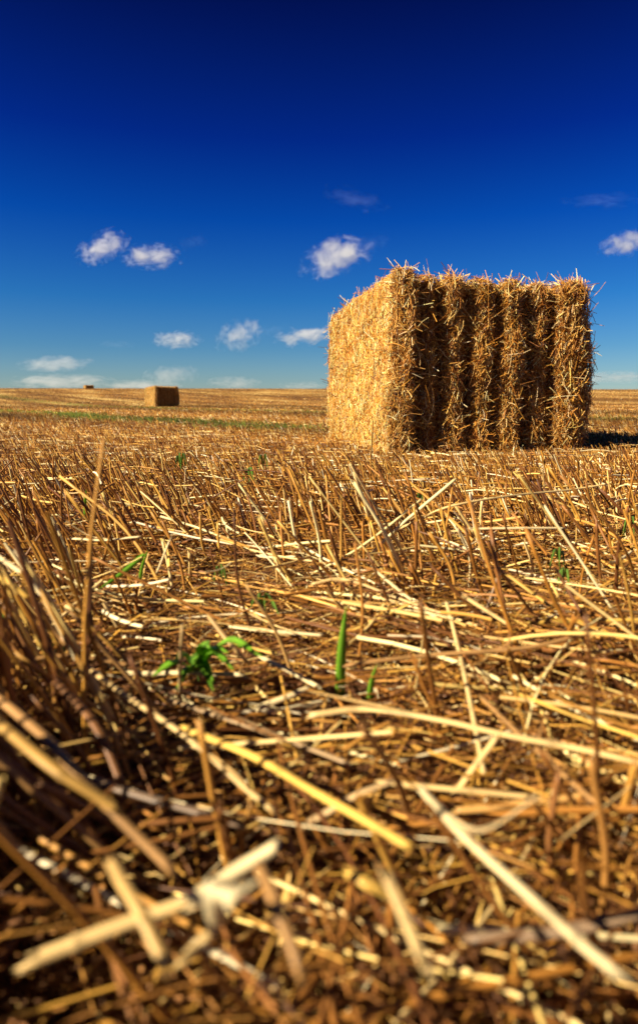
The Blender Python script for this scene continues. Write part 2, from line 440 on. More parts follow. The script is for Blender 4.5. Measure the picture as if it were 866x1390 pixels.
def far_bale(px, dist, yaw, label, sink=.02):
    x = (px - 433) / FPX * dist; y = dist
    b = copy_tree(BALE); place_bale(b, (x, y, float(ground_z(x, y)) - sink), yaw, label)
    return b
far_bale(213, 30.5, math.radians(38), 'small rectangular straw bale with lit left side alone in mid field')
far_bale(120, 97, math.radians(35), 'tiny straw bale on the field crest left of the mid-field bale', .5)

# ------------------------------------------------------------------ stubble and loose straw
LEAN = np.array([-.42, -.10])
def in_view_zone(x, y, margin=.8): return np.abs(x) < .62 * np.maximum(y, 0) + margin
def under_bale(x, y):
    dx = x - BPOS[0]; dy = y - BPOS[1]; c, s = math.cos(BYAW), math.sin(BYAW)
    a = dx * c + dy * s; b = -dx * s + dy * c
    return (a > -.01) & (a < BW + .01) & (b > -.01) & (b < BL)
def scatter(y0, y1, dens, margin=.8):
    hw = .62 * max(y1, 0) + margin; n = int((y1 - y0) * 2 * hw * dens)
    x = uni(-hw, hw, n); y = uni(y0, y1, n)
    m = in_view_zone(x, y, margin) & ~under_bale(x, y); return x[m], y[m]
def rowed(x, y, spacing=.125, keep=.024):
    """pull points onto the drill rows"""
    s, t = st(x, y); r = np.round(s / spacing) * spacing; ds = RS.normal(0, keep, len(s))
    s2 = r + ds; return s2 * RN[0] + t * RD[0], s2 * RN[1] + t * RD[1]
def lean_dirs(n, x, y, spread=.22):
    lx = LEAN[0] + RS.normal(0, spread, n) - .16 * np.clip(-x, 0, 1) * np.clip(1.5 - y, 0, 1); ly = LEAN[1] + RS.normal(0, spread, n)
    flop = RS.rand(n) < .10
    lx[flop] += RS.normal(0, .9, flop.sum()); ly[flop] += RS.normal(0, .9, flop.sum())
    d = np.stack([lx, ly, np.ones(n)], 1); return d / np.linalg.norm(d, axis=1, keepdims=True)

def tint_green(C, x, y, amt):
    g = green_amt(x, y) * amt; pick = (RS.rand(len(x)) < g)[:, None]
    return np.where(pick, np.array([[.17, .21, .03]]) * uni(.6, 1.4, (len(x), 1)), C)
def swath(x, y):
    s, t = st(x, y); return fbm(s * .55 + 3, t * .05 + 1, 4)

EXC = [(at_h(268, 950, 0), .075), (at_h(268, 985, 0), .05), (at_h(462, 958, 0), .05), (at_h(462, 990, 0), .04), (at_h(355, 850, 0), .06), (at_h(165, 800, 0), .06), (at_h(504, 966, 0), .05), (at_h(504, 1000, 0), .03), (at_h(330, 915, 0), .05), (at_h(225, 930, 0), .05)] + [(at_h(u_, v_, 0), .05) for u_, v_ in ((246, 662), (336, 682), (12, 890), (757, 800), (853, 752), (300, 810), (568, 715), (57, 625), (80, 905), (355, 655), (763, 820))]
def clear(x, y):
    ok = np.ones(len(x), bool)
    for c, r_ in EXC: ok &= (x - c[0]) ** 2 + (y - c[1]) ** 2 > r_ ** 2
    return ok
stub = Acc()
near_specs = []                                            # near stems become things of their own
def stems(y0, y1, dens, sides, seg, wmul, hmul=1.0, collect=False, margin=.8):
    x, y = scatter(y0, y1, dens, margin); x, y = rowed(x, y)
    m = ~under_bale(x, y); x = x[m]; y = y[m]
    # tufts: several stems share a root
    n = len(x); z = ground_z(x, y) - .01
    H = np.clip(RS.normal(.112, .036, n), .03, .20) * hmul * np.interp(y, [0, .9, 1.8, 2.6, 3.4, 8], [1.05, 1.02, .80, .52, .34, .50])
    d = lean_dirs(n, x, y); P0 = np.stack([x, y, z], 1); P1 = P0 + d * H[:, None] / np.maximum(d[:, 2:3], .5)
    W = uni(.0030, .0056, n) * wmul * np.interp(y, [0, .6, 1], [.85, 1, 1.12])
    C = colours(n, W_STEM); C = tint_green(C, x, y, 1.3)
    sw = swath(x, y); fy = np.clip((y - 2) / 5, 0, 1); C = C * (1 + fy * (np.clip((sw - .38) * 4.2, 0, 1.25) - .62) * .95)[:, None]
    # keep clear of the lens
    rel = P1 - np.array([0, 0, HC]); dist = np.linalg.norm(rel, axis=1); mid = (P0 + P1) / 2 - np.array([0, 0, HC]); dm = np.linalg.norm(mid, axis=1)
    ok = (dist > .17) & (dm > .17)
    rear = (P1[:, 1] > .05) & (np.abs(P1[:, 0]) < .5 * P1[:, 1] + .03)
    ok &= ~(rear & (dist < .27)) & ~(rear & (P1[:, 2] > .17) & (P1[:, 1] < .6)) & clear(P1[:, 0], P1[:, 1]) & clear(x, y)
    if y1 <= 1.3: ok &= ~((x > -.20) & (x < .36) & (y < .85) & (RS.rand(n) < .55))
    P0, P1, W, C, x, y = P0[ok], P1[ok], W[ok], C[ok], x[ok], y[ok]
    if collect:
        dep = P1[:, 1]; vis = (np.abs(P1[:, 0]) < .46 * np.maximum(P1[:, 1], .01)) & (P1[:, 1] > .12) & (P0[:, 1] > .30)
        vis &= ~((P1[:, 1] < .75) & (C[:, 0] > .52))
        order = np.argsort(np.where(vis, dep, 99))[:230]; order = order[vis[order]]
        for i in order: near_specs.append((P0[i], P1[i], W[i], C[i]))
        keep = np.ones(len(P0), bool); keep[order] = False
        P0, P1, W, C = P0[keep], P1[keep], W[keep], C[keep]
    stub.add(*tubes(curve_pts(P0, P1, seg, .05), W, C, sides, flat=uni(.55, 1, len(W))))
stems(-.5, 1.25, 520, 7, 5, 1.0, collect=True, margin=.9)
stems(1.25, 3.0, 1150, 5, 4, .92)
stems(3.0, 6.0, 900, 3, 3, 1.05)
stems(6.0, 14, 240, 3, 3, 1.35)
stems(14, 34, 60, 3, 2, 2.4, .95)
stems(34, 112, 7, 3, 2, 5.5, 1.1, margin=2)
def thicket(x0, x1, y0, y1, n, hm):
    x = uni(x0, x1, n); y = uni(y0, y1, n); z = ground_z(x, y) - .01; P0 = np.stack([x, y, z], 1)
    d = lean_dirs(n, x, y); P1 = P0 + d * (np.clip(RS.normal(hm, .03, n), .05, .26))[:, None]
    ok = ~((P1[:, 1] > .03) & (np.abs(P1[:, 0]) < .5 * P1[:, 1] + .02) & (np.linalg.norm(P1 - [0, 0, HC], axis=1) < .30))
    P0, P1 = P0[ok], P1[ok]
    stub.add(*tubes(curve_pts(P0, P1, 5, .05), uni(.003, .0048, len(P0)), colours(len(P0), W_STEM), 6))
thicket(-.85, -.15, -.25, .50, 2300, .185)         # dense stems added at left, mostly unseen, to shade the near soil
thicket(-.80, -.24, .45, .70, 380, .15)
thicket(-.90, -.26, .70, 1.25, 170, .13)
thicket(-.05, 1.0, -.25, .12, 240, .12)
tag(link('stubble', stub.mesh('stubble', M_STRAW)), 'mown golden brown cereal stubble covering the whole field', 'stubble', kind='stuff')

loose = Acc()
def lying(y0, y1, dens, sides, seg, wmul, lmul=1.0, hmax=.07, margin=.8, pale=W_LOOSE):
    x, y = scatter(y0, y1, dens, margin); n = len(x)
    keepp = RS.rand(n) < (.35 + 1.1 * fbm(x * 1.7 + 4, y * 1.7, 3)); x = x[keepp]; y = y[keepp]; n = len(x)
    L = np.clip(np.exp(RS.normal(math.log(.085 * lmul), .6, n)), .015, .26 + .2 * RS.rand(n) ** 6)
    az = RS.normal(0, 1, n) * .9 + math.atan2(-.35, 1); az[RS.rand(n) < .35] = uni(-math.pi, math.pi)
    flip = RS.rand(n) < .25; az[flip] = uni(-math.pi, math.pi, flip.sum())
    el = RS.normal(0, .16, n) * np.interp(y, [1.5, 2.6], [1, .45]); z = ground_z(x, y) + .006 + (RS.rand(n) ** 2.2) * hmax * np.interp(y, [1.5, 2.6], [1, .4])
    t = np.stack([np.cos(az) * np.cos(el), np.sin(az) * np.cos(el), np.sin(el)], 1)
    c = np.stack([x, y, z], 1); P0 = c - t * L[:, None] / 2; P1 = c + t * L[:, None] / 2
    for P in (P0, P1): P[:, 2] = np.maximum(P[:, 2], ground_z(P[:, 0], P[:, 1]) + .002)
    W = uni(.0024, .0048, n) * wmul; C = colours(n, pale); C = tint_green(C, x, y, 1.0)
    far = np.clip((y - 2) / 5, 0, 1); C = C * (1 + far * (np.clip((swath(x, y) - .38) * 4.2, 0, 1.3) - .62) * 1.0)[:, None]
    ok = (np.linalg.norm(c - np.array([0, 0, HC]), axis=1) > .22)
    if y1 < 2: ok &= ((clear(x, y) & clear(P0[:, 0], P0[:, 1]) & clear(P1[:, 0], P1[:, 1])) | (np.maximum(P0[:, 2], P1[:, 2]) < .026)) & ~((np.maximum(P0[:, 2], P1[:, 2]) > .085) & (y < .9))
    loose.add(*tubes(curve_pts(P0[ok], P1[ok], seg, .07 if wmul > .5 else .22), W[ok], C[ok], sides, flat=uni(.3, .9, ok.sum()) if wmul > .5 else uni(.12, .4, ok.sum()), taper=.12 if wmul > .5 else .6))
lying(-.4, .70, 560, 6, 6, 1.0, 1.5, .05, margin=.9, pale=W_OLD_DARK)
lying(.22, .85, 1500, 5, 6, .62, 1.7, .055, margin=.35, pale=(16, 12, 20, 9, 20, 6, 16, 4))  # dark weights again, foreground shade put into the litter colour
lying(.22, .75, 260, 6, 7, .9, 2.0, .07, margin=.35)
lying(.50, 1.25, 900, 6, 5, 1.1, 1.1, .07, margin=.9)
lying(.05, 1.3, 2600, 4, 6, .42, 1.2, .04, margin=.5, pale=W_OLD_DARK)       # dry leaf strips
lying(-.1, 1.6, 900, 4, 4, .55, .9, .03, margin=.6, pale=W_OLD_DARK)
lying(1.25, 3.2, 620, 5, 4, 1.25, .8, .10)
lying(1.6, 3.2, 900, 3, 3, .9, .5, .03, pale=W_OLD_DARK)
lying(3.2, 6.2, 240, 3, 3, 1.15, .9, .06)
lying(6.2, 14, 70, 3, 3, 1.6, 1.0, .06)
lying(14, 34, 14, 3, 2, 3.0, 1.4, .06)
tag(link('loose_straw', loose.mesh('loose_straw', M_STRAW)), 'pale broken straw littering the ground between the stubble stems', 'loose straw', kind='stuff')

chaff = Acc()
def crumbs(y0, y1, dens, lo, hi):
    x, y = scatter(y0, y1, dens, .5); n = len(x); az = uni(0, 6.283, n); L = uni(lo, hi, n)
    t = np.stack([np.cos(az), np.sin(az), RS.normal(0, .35, n)], 1); c = np.stack([x, y, ground_z(x, y) + uni(.001, .012, n)], 1)
    chaff.add(*tubes(curve_pts(c - t * L[:, None] / 2, c + t * L[:, None] / 2, 3, .22), uni(.0006, .0017, n), colours(n, (12, 8, 22, 6, 24, 4, 26, 4)), 3, flat=uni(.15, .6, n)))
crumbs(-.2, 1.3, 9000, .002, .009)
crumbs(.1, 1.3, 6500, .012, .05)
crumbs(1.3, 3.0, 3500, .006, .035)
tag(link('chaff', chaff.mesh('chaff', M_STRAW)), 'fine chaff and leaf crumbs scattered over the brown soil', 'chaff', kind='stuff')

# ------------------------------------------------------------------ near stems and straws as things
def catmull(pts, k):
    pts = np.asarray(pts, float)
    if len(pts) == 2: return pts[0] + (pts[1] - pts[0]) * np.linspace(0, 1, k)[:, None]
    P = np.concatenate([[2 * pts[0] - pts[1]], pts, [2 * pts[-1] - pts[-2]]]); out = []
    for u in np.linspace(0, len(pts) - 1 - 1e-6, k):
        i = int(u); f = u - i; a, b, c, d = P[i:i + 4]
        out.append(.5 * ((2 * b) + (-a + c) * f + (2 * a - 5 * b + 4 * c - d) * f ** 2 + (-a + 3 * b - 3 * c + d) * f ** 3))
    return np.array(out)
def straw_mesh(name, line, width, colr, sides=9, node_at=(.62,), split=True, flat=.85, taper=.12, mat=None):
    """a hollow straw: swollen nodes, faint fluting, a ragged open cut with an inner wall"""
    k = len(line); T = np.gradient(line, axis=0); T /= np.linalg.norm(T, axis=1, keepdims=True) + 1e-9
    ref = np.array([.31, -.42, .85]) if abs(T[0, 2]) < .85 else np.array([1., .2, 0])
    A = np.cross(T, ref); A /= np.linalg.norm(A, axis=1, keepdims=True); B = np.cross(T, A)
    s = np.linspace(0, 1, k); r = width / 2 * (1 - taper * s)
    for nd in node_at: r = r * (1 + .28 * np.exp(-((s - nd) / .018) ** 2))
    ang = np.arange(sides) / sides * 2 * np.pi + RS.rand() * 6
    V = []; C = []; U = []
    L = np.concatenate([[0], np.cumsum(np.linalg.norm(np.diff(line, axis=0), axis=1))])
    base = np.array(colr)
    for i in range(k):
        rr = r[i] * (1 + .05 * np.sin(ang * 3 + i * .2))
        ring = line[i] + (A[i] * np.cos(ang)[:, None] + B[i] * (np.sin(ang) * flat)[:, None]) * rr[:, None]
        if i in (0, k - 1): ring = ring + T[i] * (RS.normal(0, .0034, sides) * (1 if i else -1))[:, None]
        V.append(ring)
        nodec = 1 - .45 * sum(math.exp(-((s[i] - nd) / .02) ** 2) for nd in node_at)
        mott = .85 + .3 * vnoise(L[i] * 60 + width * 9e4, 3.3)
        C.append(np.tile(base * nodec * mott, (sides, 1))); U.append(np.stack([np.abs(np.arange(sides) / sides - .5) * .9 + width * 900, np.full(sides, L[i])], 1))
    for end, st_ in ((k - 1, -1), (0, 1)):               # inner walls of the open ends
        for j, dep in enumerate((0, .012)):
            ring = V[end] * 0 + line[end] + (V[end] - line[end]) * .66 + T[end] * st_ * dep
            V.append(ring); C.append(np.tile(base * .5, (sides, 1))); U.append(U[end])
    idx = np.arange(len(V) * sides).reshape(len(V), sides); F = []
    def band(a, b): return np.stack([a, np.roll(a, -1), np.roll(b, -1), b], -1)
    for i in range(k - 1): F.append(band(idx[i], idx[i + 1]))
    F.append(band(idx[k - 1], idx[k])); F.append(band(idx[k], idx[k + 1])); F.append(band(idx[k + 2], idx[0])); F.append(band(idx[k + 3], idx[k + 2]))
    return mesh_from(name, np.concatenate(V), np.concatenate(F), None, np.concatenate(C), np.concatenate(U), mat or M_STRAW)
def ribbon_mesh(name, line, width, colr, side, cup=.25, mat=None, prof=None, thick=.0006):
    """a leaf: tapered, cupped along its midrib, with a real thickness"""
    k = len(line); T = np.gradient(line, axis=0); T /= np.linalg.norm(T, axis=1, keepdims=True) + 1e-9
    side = np.asarray(side, float); S = side - T * (T @ side)[:, None]; S /= np.linalg.norm(S, axis=1, keepdims=True); N = np.cross(T, S)
    s = np.linspace(0, 1, k); w = width / 2 * (np.minimum(1, s * 6 + .45) * (1 - s ** 2.6) + .02 if prof is None else prof(s))
    cols = np.array([-1, -.5, 0, .5, 1]); V = []; C = []; U = []
    for top in (1, -1):
        for i in range(k):
            for c in cols:
                V.append(line[i] + S[i] * w[i] * c + N[i] * (w[i] * cup * c * c + top * thick / 2))
                C.append(np.array(colr) * (1.25 if c == 0 else 1) * (.85 + .3 * vnoise(c * 3 + 9, s[i] * 5))); U.append((c * .5, s[i] * .2))
    m = len(cols); idx = np.arange(2 * k * m).reshape(2, k, m); F = []
    for q in (0, 1):
        a = idx[q]; f = np.stack([a[:-1, :-1], a[:-1, 1:], a[1:, 1:], a[1:, :-1]], -1).reshape(-1, 4); F.append(f if q == 0 else f[:, ::-1])
    for c in (0, m - 1): F.append(np.stack([idx[0, :-1, c], idx[0, 1:, c], idx[1, 1:, c], idx[1, :-1, c]], -1))
    return mesh_from(name, np.array(V), np.concatenate(F), None, np.array(C), np.array(U), mat or M_LEAF)
def rebase(me, o3):
    n = len(me.vertices); c = np.empty(n * 3, np.float32); me.vertices.foreach_get('co', c)
    c = c.reshape(-1, 3) - np.asarray(o3, np.float32); me.vertices.foreach_set('co', c.reshape(-1)); me.update()

for P0, P1, W, C in near_specs:
    L = np.linalg.norm(P1 - P0); pts = [P0, P0 + (P1 - P0) * .5 + RS.normal(0, .035 * L, 3), P1]
    me = straw_mesh('stubble_stem', catmull(pts, 9), W * 1.05, C, 7, node_at=(uni(.35, .8),)); rebase(me, P0)
    tag(link('stubble_stem', me, None, P0), 'short cut stubble stem standing close among the nearest rows', 'stubble stem', 'cut stubble stems nearest the camera')

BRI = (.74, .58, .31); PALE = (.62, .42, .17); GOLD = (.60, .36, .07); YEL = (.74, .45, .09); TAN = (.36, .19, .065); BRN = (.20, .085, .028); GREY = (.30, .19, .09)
def S(label, pts, mm, colr, nodes=(.6,), flat=.62, bow=0.0):
    """a straw laid through photo places (u, v, height above the soil in metres)"""
    P = [at_h(u, v, h) for u, v, h in pts]
    P = [np.array([p[0], p[1], max(p[2], float(ground_z(p[0], p[1])) + .004)]) for p in P]
    line = catmull(P, 8 + 10 * (len(P) - 1)); L = np.linalg.norm(line[-1] - line[0]); line += (np.sin(np.linspace(0, 9, len(line)))[:, None] * RS.normal(0, .0025, 3) * L)
    me = straw_mesh('straw', line, mm / 1000., colr, 10, nodes, flat=flat); o = P[0]; rebase(me, o)
    ob = tag(link('straw', me, None, o), label, 'straw', 'single straws lying in front')
    if nodes and L > .12 and mm < 5.3 and RS.rand() < .6:                                # dry leaf sheath peeling off at the first node
        k0 = int(nodes[0] * (len(line) - 1)); d = (line[-1] - line[0]) / L; sgn = 1 if RS.rand() < .5 else -1; q = line[k0]; ln = uni(.05, .09)
        w_ = RS.normal(0, .25, 3); w_[2] = abs(w_[2])
        pk = [q, q + (d * sgn * .45 + w_ * .12) * ln + [0, 0, mm / 2200.], q + (d * sgn * .9 + w_ * .8) * ln]
        sm = ribbon_mesh('leaf_sheath', catmull(pk, 14), mm / 1000. * .8, np.array(colr) * [.9, .85, .8], np.cross(d, [0, 0, 1.]), cup=.6, mat=M_STRAW); rebase(sm, o); link('leaf_sheath', sm, ob)
    return ob
def U(label, base, tip, mm, colr, nodes=(.5,), kink=None):
    """a standing straw: base (u, v) on the soil, tip (u, v, depth)"""
    a = at_h(base[0], base[1], 0.0); a[2] = ground_z(a[0], a[1]) - .005; b = at_d(tip[0], tip[1], tip[2])
    pts = [a, (a + b) / 2 + RS.normal(0, .004, 3), b] if kink is None else [a, kink, b]
    me = straw_mesh('stubble_stem', catmull(pts, 18), mm / 1000., colr, 9, nodes); rebase(me, a)
    return tag(link('stubble_stem', me, None, a), label, 'stubble stem', 'single stubble stems standing in front')

S('long thin pale straw slanting down past the leafy green weed', [(112, 900, .08), (250, 1000, .07), (375, 1102, .05)], 4.2, PALE)
S('thick saturated yellow straw slanting down through the centre foreground', [(248, 988, .07), (350, 1030, .075), (440, 1082, .08), (556, 1150, .085)], 5.35, YEL, (.45,))
S('thick cream white straw slanting steeply to the bottom right', [(571, 1070, .085), (640, 1145, .09), (755, 1250, .095), (830, 1315, .10)], 5.2, BRI, (.16, .8))
S('thick pale straw rising right from the bottom left corner', [(40, 1305, .085), (150, 1262, .088), (262, 1222, .092)], 5.6, PALE, (.3,))
S('stubby cream straw piece with a bright rounded end', [(262, 1222, .10), (320, 1184, .105), (374, 1150, .11)], 6.0, BRI, (.1,))
S('long bleached straw bowing to the right edge below the green blades', [(425, 970, .055), (500, 963, .06), (600, 978, .065), (690, 998, .065), (790, 1018, .065), (885, 1040, .065)], 4.8, PALE, (.3, .72))
S('brown straw crossing under the long bleached straw at right', [(655, 948, .05), (735, 1025, .055), (812, 1092, .06)], 4.6, TAN)
S('pale straw slanting down to the right edge above the bleached one', [(705, 943, .045), (780, 972, .05), (880, 1006, .055)], 4.2, GOLD)
S('short tan straw leaning up right beneath the bleached straw', [(615, 1080, .03), (672, 1002, .075)], 4.6, PALE)
S('short pale straw pointing down at the bottom centre', [(522, 1180, .11), (575, 1305, .10)], 5.2, PALE)
S('short amber yellow straw with a kinked end near bottom centre', [(476, 1186, .085), (500, 1200, .085), (530, 1216, .08)], 5.5, YEL, (.5,))
S('blurred tan straw slanting down beside the papery husk', [(350, 1172, .12), (378, 1235, .12), (405, 1310, .115)], 4.6, TAN)
S('tan straw leaning left across the pale straw at bottom left', [(152, 1168, .12), (190, 1238, .118), (228, 1312, .112)], 4.8, (.48, .30, .10))
S('long brown straw lying nearly level right of the green blade', [(472, 902, .06), (600, 888, .065), (720, 878, .07), (806, 858, .075)], 4.2, TAN, (.5,))
S('bright white straw slanting down right behind the green blade', [(508, 773, .06), (550, 808, .06), (596, 842, .055)], 5.2, BRI, (.9,))
S('bent tan straw with a level left end left of the white one', [(425, 792, .07), (466, 786, .075), (540, 812, .065), (606, 834, .06)], 4.0, PALE, (.22,))
S('long arched pale straw reaching right above the stubble', [(538, 719, .07), (572, 704, .09), (606, 689, .115), (690, 674, .125), (765, 665, .125), (823, 657, .13)], 4.6, (.66, .46, .19), (.28,), flat=.7)
S('straight golden straw level above the stubble under the arched straw', [(640, 718, .09), (700, 717, .09), (766, 717, .085)], 4.6, BRI)
S('golden straw slanting down left of centre right stubble', [(690, 781, .09), (745, 822, .07)], 5.2, GOLD)
S('pale straw slanting down just left of the golden level straw', [(629, 809, .08), (690, 848, .06)], 5.4, PALE)
S('golden straw lying level at the right edge', [(720, 846, .055), (800, 842, .055), (885, 842, .055)], 5.2, GOLD, (.3,))
S('bleached straw lying level between two green weeds', [(313, 850, .03), (370, 857, .03), (438, 862, .03)], 5.6, BRI)
S('thin bleached straw lying level below the leafy weed', [(168, 913, .03), (245, 914, .03), (330, 915, .035)], 5.4, BRI, (.3,))
S('cream straw slanting down right of the leafy weed', [(357, 893, .04), (395, 912, .04), (432, 932, .04)], 5.4, BRI)
S('pale broken straw rising right below the green leaf', [(348, 962, .03), (395, 944, .035), (418, 935, .035)], 5.6, BRI)
S('yellow straw at the left edge of the middle stubble', [(-15, 772, .14), (18, 795, .135), (54, 823, .12)], 5.0, YEL)
S('bright pale straw at the left edge just above the yellow one', [(-20, 742, .15), (36, 782, .14)], 4.6, BRI)
S('short bright straw leaning right in the middle left stubble', [(214, 776, .07), (231, 733, .11)], 4.2, BRI)
S('white straw crossing level in the left stubble', [(92, 731, .07), (140, 733, .075), (190, 729, .08)], 4.6, BRI)
S('tan straw lying level at left below the stubble tips', [(0, 905, .06), (90, 890, .06), (175, 903, .05)], 4.6, TAN)
S('tan straw ending above the bright level straw at centre left', [(285, 838, .07), (318, 880, .05), (340, 902, .03)], 5.0, (.45, .28, .11))
S('long brown straw slanting down through the dark lower left', [(-20, 932, .12), (60, 1000, .115), (120, 1068, .11), (232, 1178, .09)], 5.0, TAN, (.4,))
S('second brown straw running beside the long one at lower left', [(-10, 975, .13), (70, 1040, .125), (160, 1100, .11)], 5.2, (.44, .25, .06))
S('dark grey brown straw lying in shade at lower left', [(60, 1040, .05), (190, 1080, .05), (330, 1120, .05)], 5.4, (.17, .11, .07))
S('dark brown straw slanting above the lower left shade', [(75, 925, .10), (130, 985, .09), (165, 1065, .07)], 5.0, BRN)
S('dull weathered straw crossing centre under the yellow straw', [(230, 950, .04), (350, 990, .045), (470, 1035, .05)], 4.6, GREY)
S('orange tan straw level across lower centre right', [(620, 1100, .03), (700, 1092, .035), (790, 1080, .04)], 4.8, (.50, .27, .08))
S('thin tan straw running level left of the cream diagonal', [(520, 1062, .04), (620, 1072, .04), (720, 1082, .04)], 4.0, PALE)
S('grey brown straw rising left to right at bottom right', [(640, 1275, .05), (760, 1265, .06), (870, 1240, .07)], 5.2, (.22, .14, .08))
S('pale straw leaning left in the lower centre', [(400, 1128, .03), (480, 1082, .06), (528, 1062, .08)], 4.8, (.40, .26, .12))

U('dark brown upright stem standing at centre of the foreground', (566, 1125), (492, 985, .30), 5.2, (.30, .135, .04))
U('dark slim upright stem left of the cream end', (330, 1185), (299, 1094, .33), 5.0, (.26, .11, .035))
U('orange brown slim upright stem right of its darker twin', (343, 1185), (340, 1096, .36), 3.6, (.40, .20, .05))
U('bright orange stem leaning right at the right edge', (826, 1140), (862, 1036, .36), 5.2, (.55, .27, .05))
U('tall orange brown stem standing at lower right', (814, 1240), (801, 1030, .30), 4.6, (.45, .21, .05))
U('dark stem standing left of the tall orange one', (762, 1200), (757, 1052, .34), 4.6, (.26, .11, .035))
U('orange stem leaning left behind the tall orange one', (835, 1190), (720, 1085, .33), 4.0, (.42, .20, .05))
U('pale upright stem beside the leafy weed', (248, 972), (248, 850, .50), 3.6, (.56, .38, .17), (.75, .3))
U('bleached bent stem in the centre right stubble', (636, 800), (620, 716, .92), 4.6, BRI, (.6,))
U('tall thin lone stem reaching up in front of the big bale', (503, 668), (506, 571, 1.75), 4.4, (.46, .26, .07), (.5, .8))
U('thin tan stem leaning left in centre stubble', (405, 940), (335, 795, .62), 4.4, (.44, .25, .08))
U('grey brown stem leaning right in centre right stubble', (648, 850), (676, 782, .78), 4.8, (.30, .20, .13))
U('gold stem leaning left in the left stubble', (128, 850), (95, 745, .68), 4.0, (.55, .34, .08))

for i in range(34):                              # a dense clump leaning over the lower left
    bu, bv = uni(-40, 250), uni(960, 1230); a = at_h(bu, bv, 0.0); a[2] = ground_z(a[0], a[1]) - .005
    dpb = float((a - [0, 0, HC]) @ np.array([0, math.cos(PITCH), -math.sin(PITCH)]))
    L = uni(.10, .17); dr = np.array([-.75 + RS.normal(0, .15), RS.normal(-.05, .15), .85]); dr /= np.linalg.norm(dr); b = a + dr * L
    if np.linalg.norm(b - [0, 0, HC]) < .24: b = a + dr * .075
    me = straw_mesh('stubble_stem', catmull([a, (a + b) / 2 + RS.normal(0, .004, 3), b], 12), uni(.0036, .0054), [TAN, BRN, (.26, .11, .03), (.44, .23, .05)][i % 4], 8, (uni(.3, .8),)); rebase(me, a)
    tag(link('stubble_stem', me, None, a), 'brown stubble stem leaning left in the dense dark clump at lower left', 'stubble stem', 'stems of the dark leaning clump at lower left')

# white papery husk at the bottom
base = at_h(292, 1262, .10); tip = at_h(345, 1195, .13); mid = at_h(300, 1215, .135)
me = ribbon_mesh('husk', catmull([base, mid, tip], 14), .008, (.80, .68, .42), (0.6, -.5, .6), cup=.5, prof=lambda s: .35 + np.sin(np.pi * np.clip(s * .9 + .1, 0, 1)) ** 1)
rebase(me, base); hk = link('husk', me, None, base); tag(hk, 'white papery husk curled over straws near the bottom', 'husk')
ln = catmull([at_h(248, 1305, .09), at_h(272, 1280, .098), base], 10); me = straw_mesh('stalk', ln, .0042, PALE, 8, ()); rebase(me, base)
link('stalk', me, hk)

# ------------------------------------------------------------------ green plants
LEAFG = (.22, .46, .035)
def blade(label, pts, w, side=(1, .2, 0), c=LEAFG):
    P = [np.array(p) for p in pts]; me = ribbon_mesh('grass_blade', catmull(P, 18), w, c, side, cup=.35); rebase(me, P[0])
    return tag(link('grass_blade', me, None, P[0]), label, 'grass blade', 'fresh green grass blades')
def B3(a, b, c): return [at_d(*a), at_d(*b), at_d(*c)]
b0 = at_h(460, 955, 0)
d0 = b0[1] / math.cos(PITCH) * 1.0
def dep(u, v):
    p = at_h(u, v, 0.0); r = np.array([0, math.cos(PITCH), -math.sin(PITCH)]); return float((p - [0, 0, HC]) @ r)
blade('tall bright green grass blade standing upright at centre', B3((462, 955, dep(462, 955)), (464, 885, dep(462, 955) - .02), (470, 822, dep(462, 955) - .03)), .0095)
blade('short green grass blade right of the tall one', B3((502, 962, dep(502, 962)), (504, 930, dep(502, 962) - .01), (511, 903, dep(502, 962) - .02)), .0062)
blade('green grass blade bending left in the left stubble', B3((196, 752, .86), (165, 778, .85), (134, 800, .84)), .008, (0, .3, 1))
blade('thin green blade above the bending one', B3((190, 790, .86), (194, 768, .85), (201, 746, .84)), .005)
blade('small green blade in the upper left stubble', B3((116, 700, 1.25), (116, 680, 1.24), (118, 664, 1.22)), .006)
def weed(label, u, v, h, leaves, c=LEAFG, size=1.0, dist=None):
    """a broadleaf weed: stem and leaves; leaves = (u, v, height, width mm)"""
    base = at_h(u, v, 0.0); base[2] = ground_z(base[0], base[1]) - .003
    root = bpy.data.objects.new('broadleaf_weed', None); COL.objects.link(root); root.location = base
    tag(root, label, 'weed', 'green broadleaf weeds between the stubble')
    dpt = dep(u, v) * .90; top = base + np.array([0, 0, max(h * .7, .004)]); me = straw_mesh('stem', catmull([base, (base + top) / 2 + [.003, 0, 0], top], 8), .0028 * size, (.12, .20, .04), 7, (), mat=M_LEAF); rebase(me, base); link('stem', me, root)
    leaves = list(leaves) + [(u + RS.normal(0, 8 / max(dpt, .5) ** .5), v - 12 + RS.normal(0, 5), 0, leaves[0][3] * .7) for _ in range(3 if len(leaves) > 5 else 1)]
    for i, (lu, lv, lh, lw) in enumerate(leaves):
        off = RS.uniform(-.35, .35); tip = at_d(lu, lv, dpt + off * abs(lu - u) / FPX * dpt)
        d = tip - top; mid = top + d * .5 + np.array([0, 0, .22 * np.linalg.norm(d)])
        side = np.cross(d, [0, 0, 1.]); side = side / (np.linalg.norm(side) + 1e-9) + RS.normal(0, .25, 3)
        me = ribbon_mesh('leaf', catmull([top, mid, tip], 12), lw * (1.15 if len(leaves) > 8 else .55) / 1000., np.array(c if len(leaves) > 8 else (.15, .27, .04)) * uni(.75, 1.25), side, cup=.2,
                         prof=lambda s: np.sin(np.pi * np.clip(s, 0, 1) ** .8) * (.85 + .15 * np.cos(s * 26)) + .03)
        rebase(me, base); link('leaf', me, root)
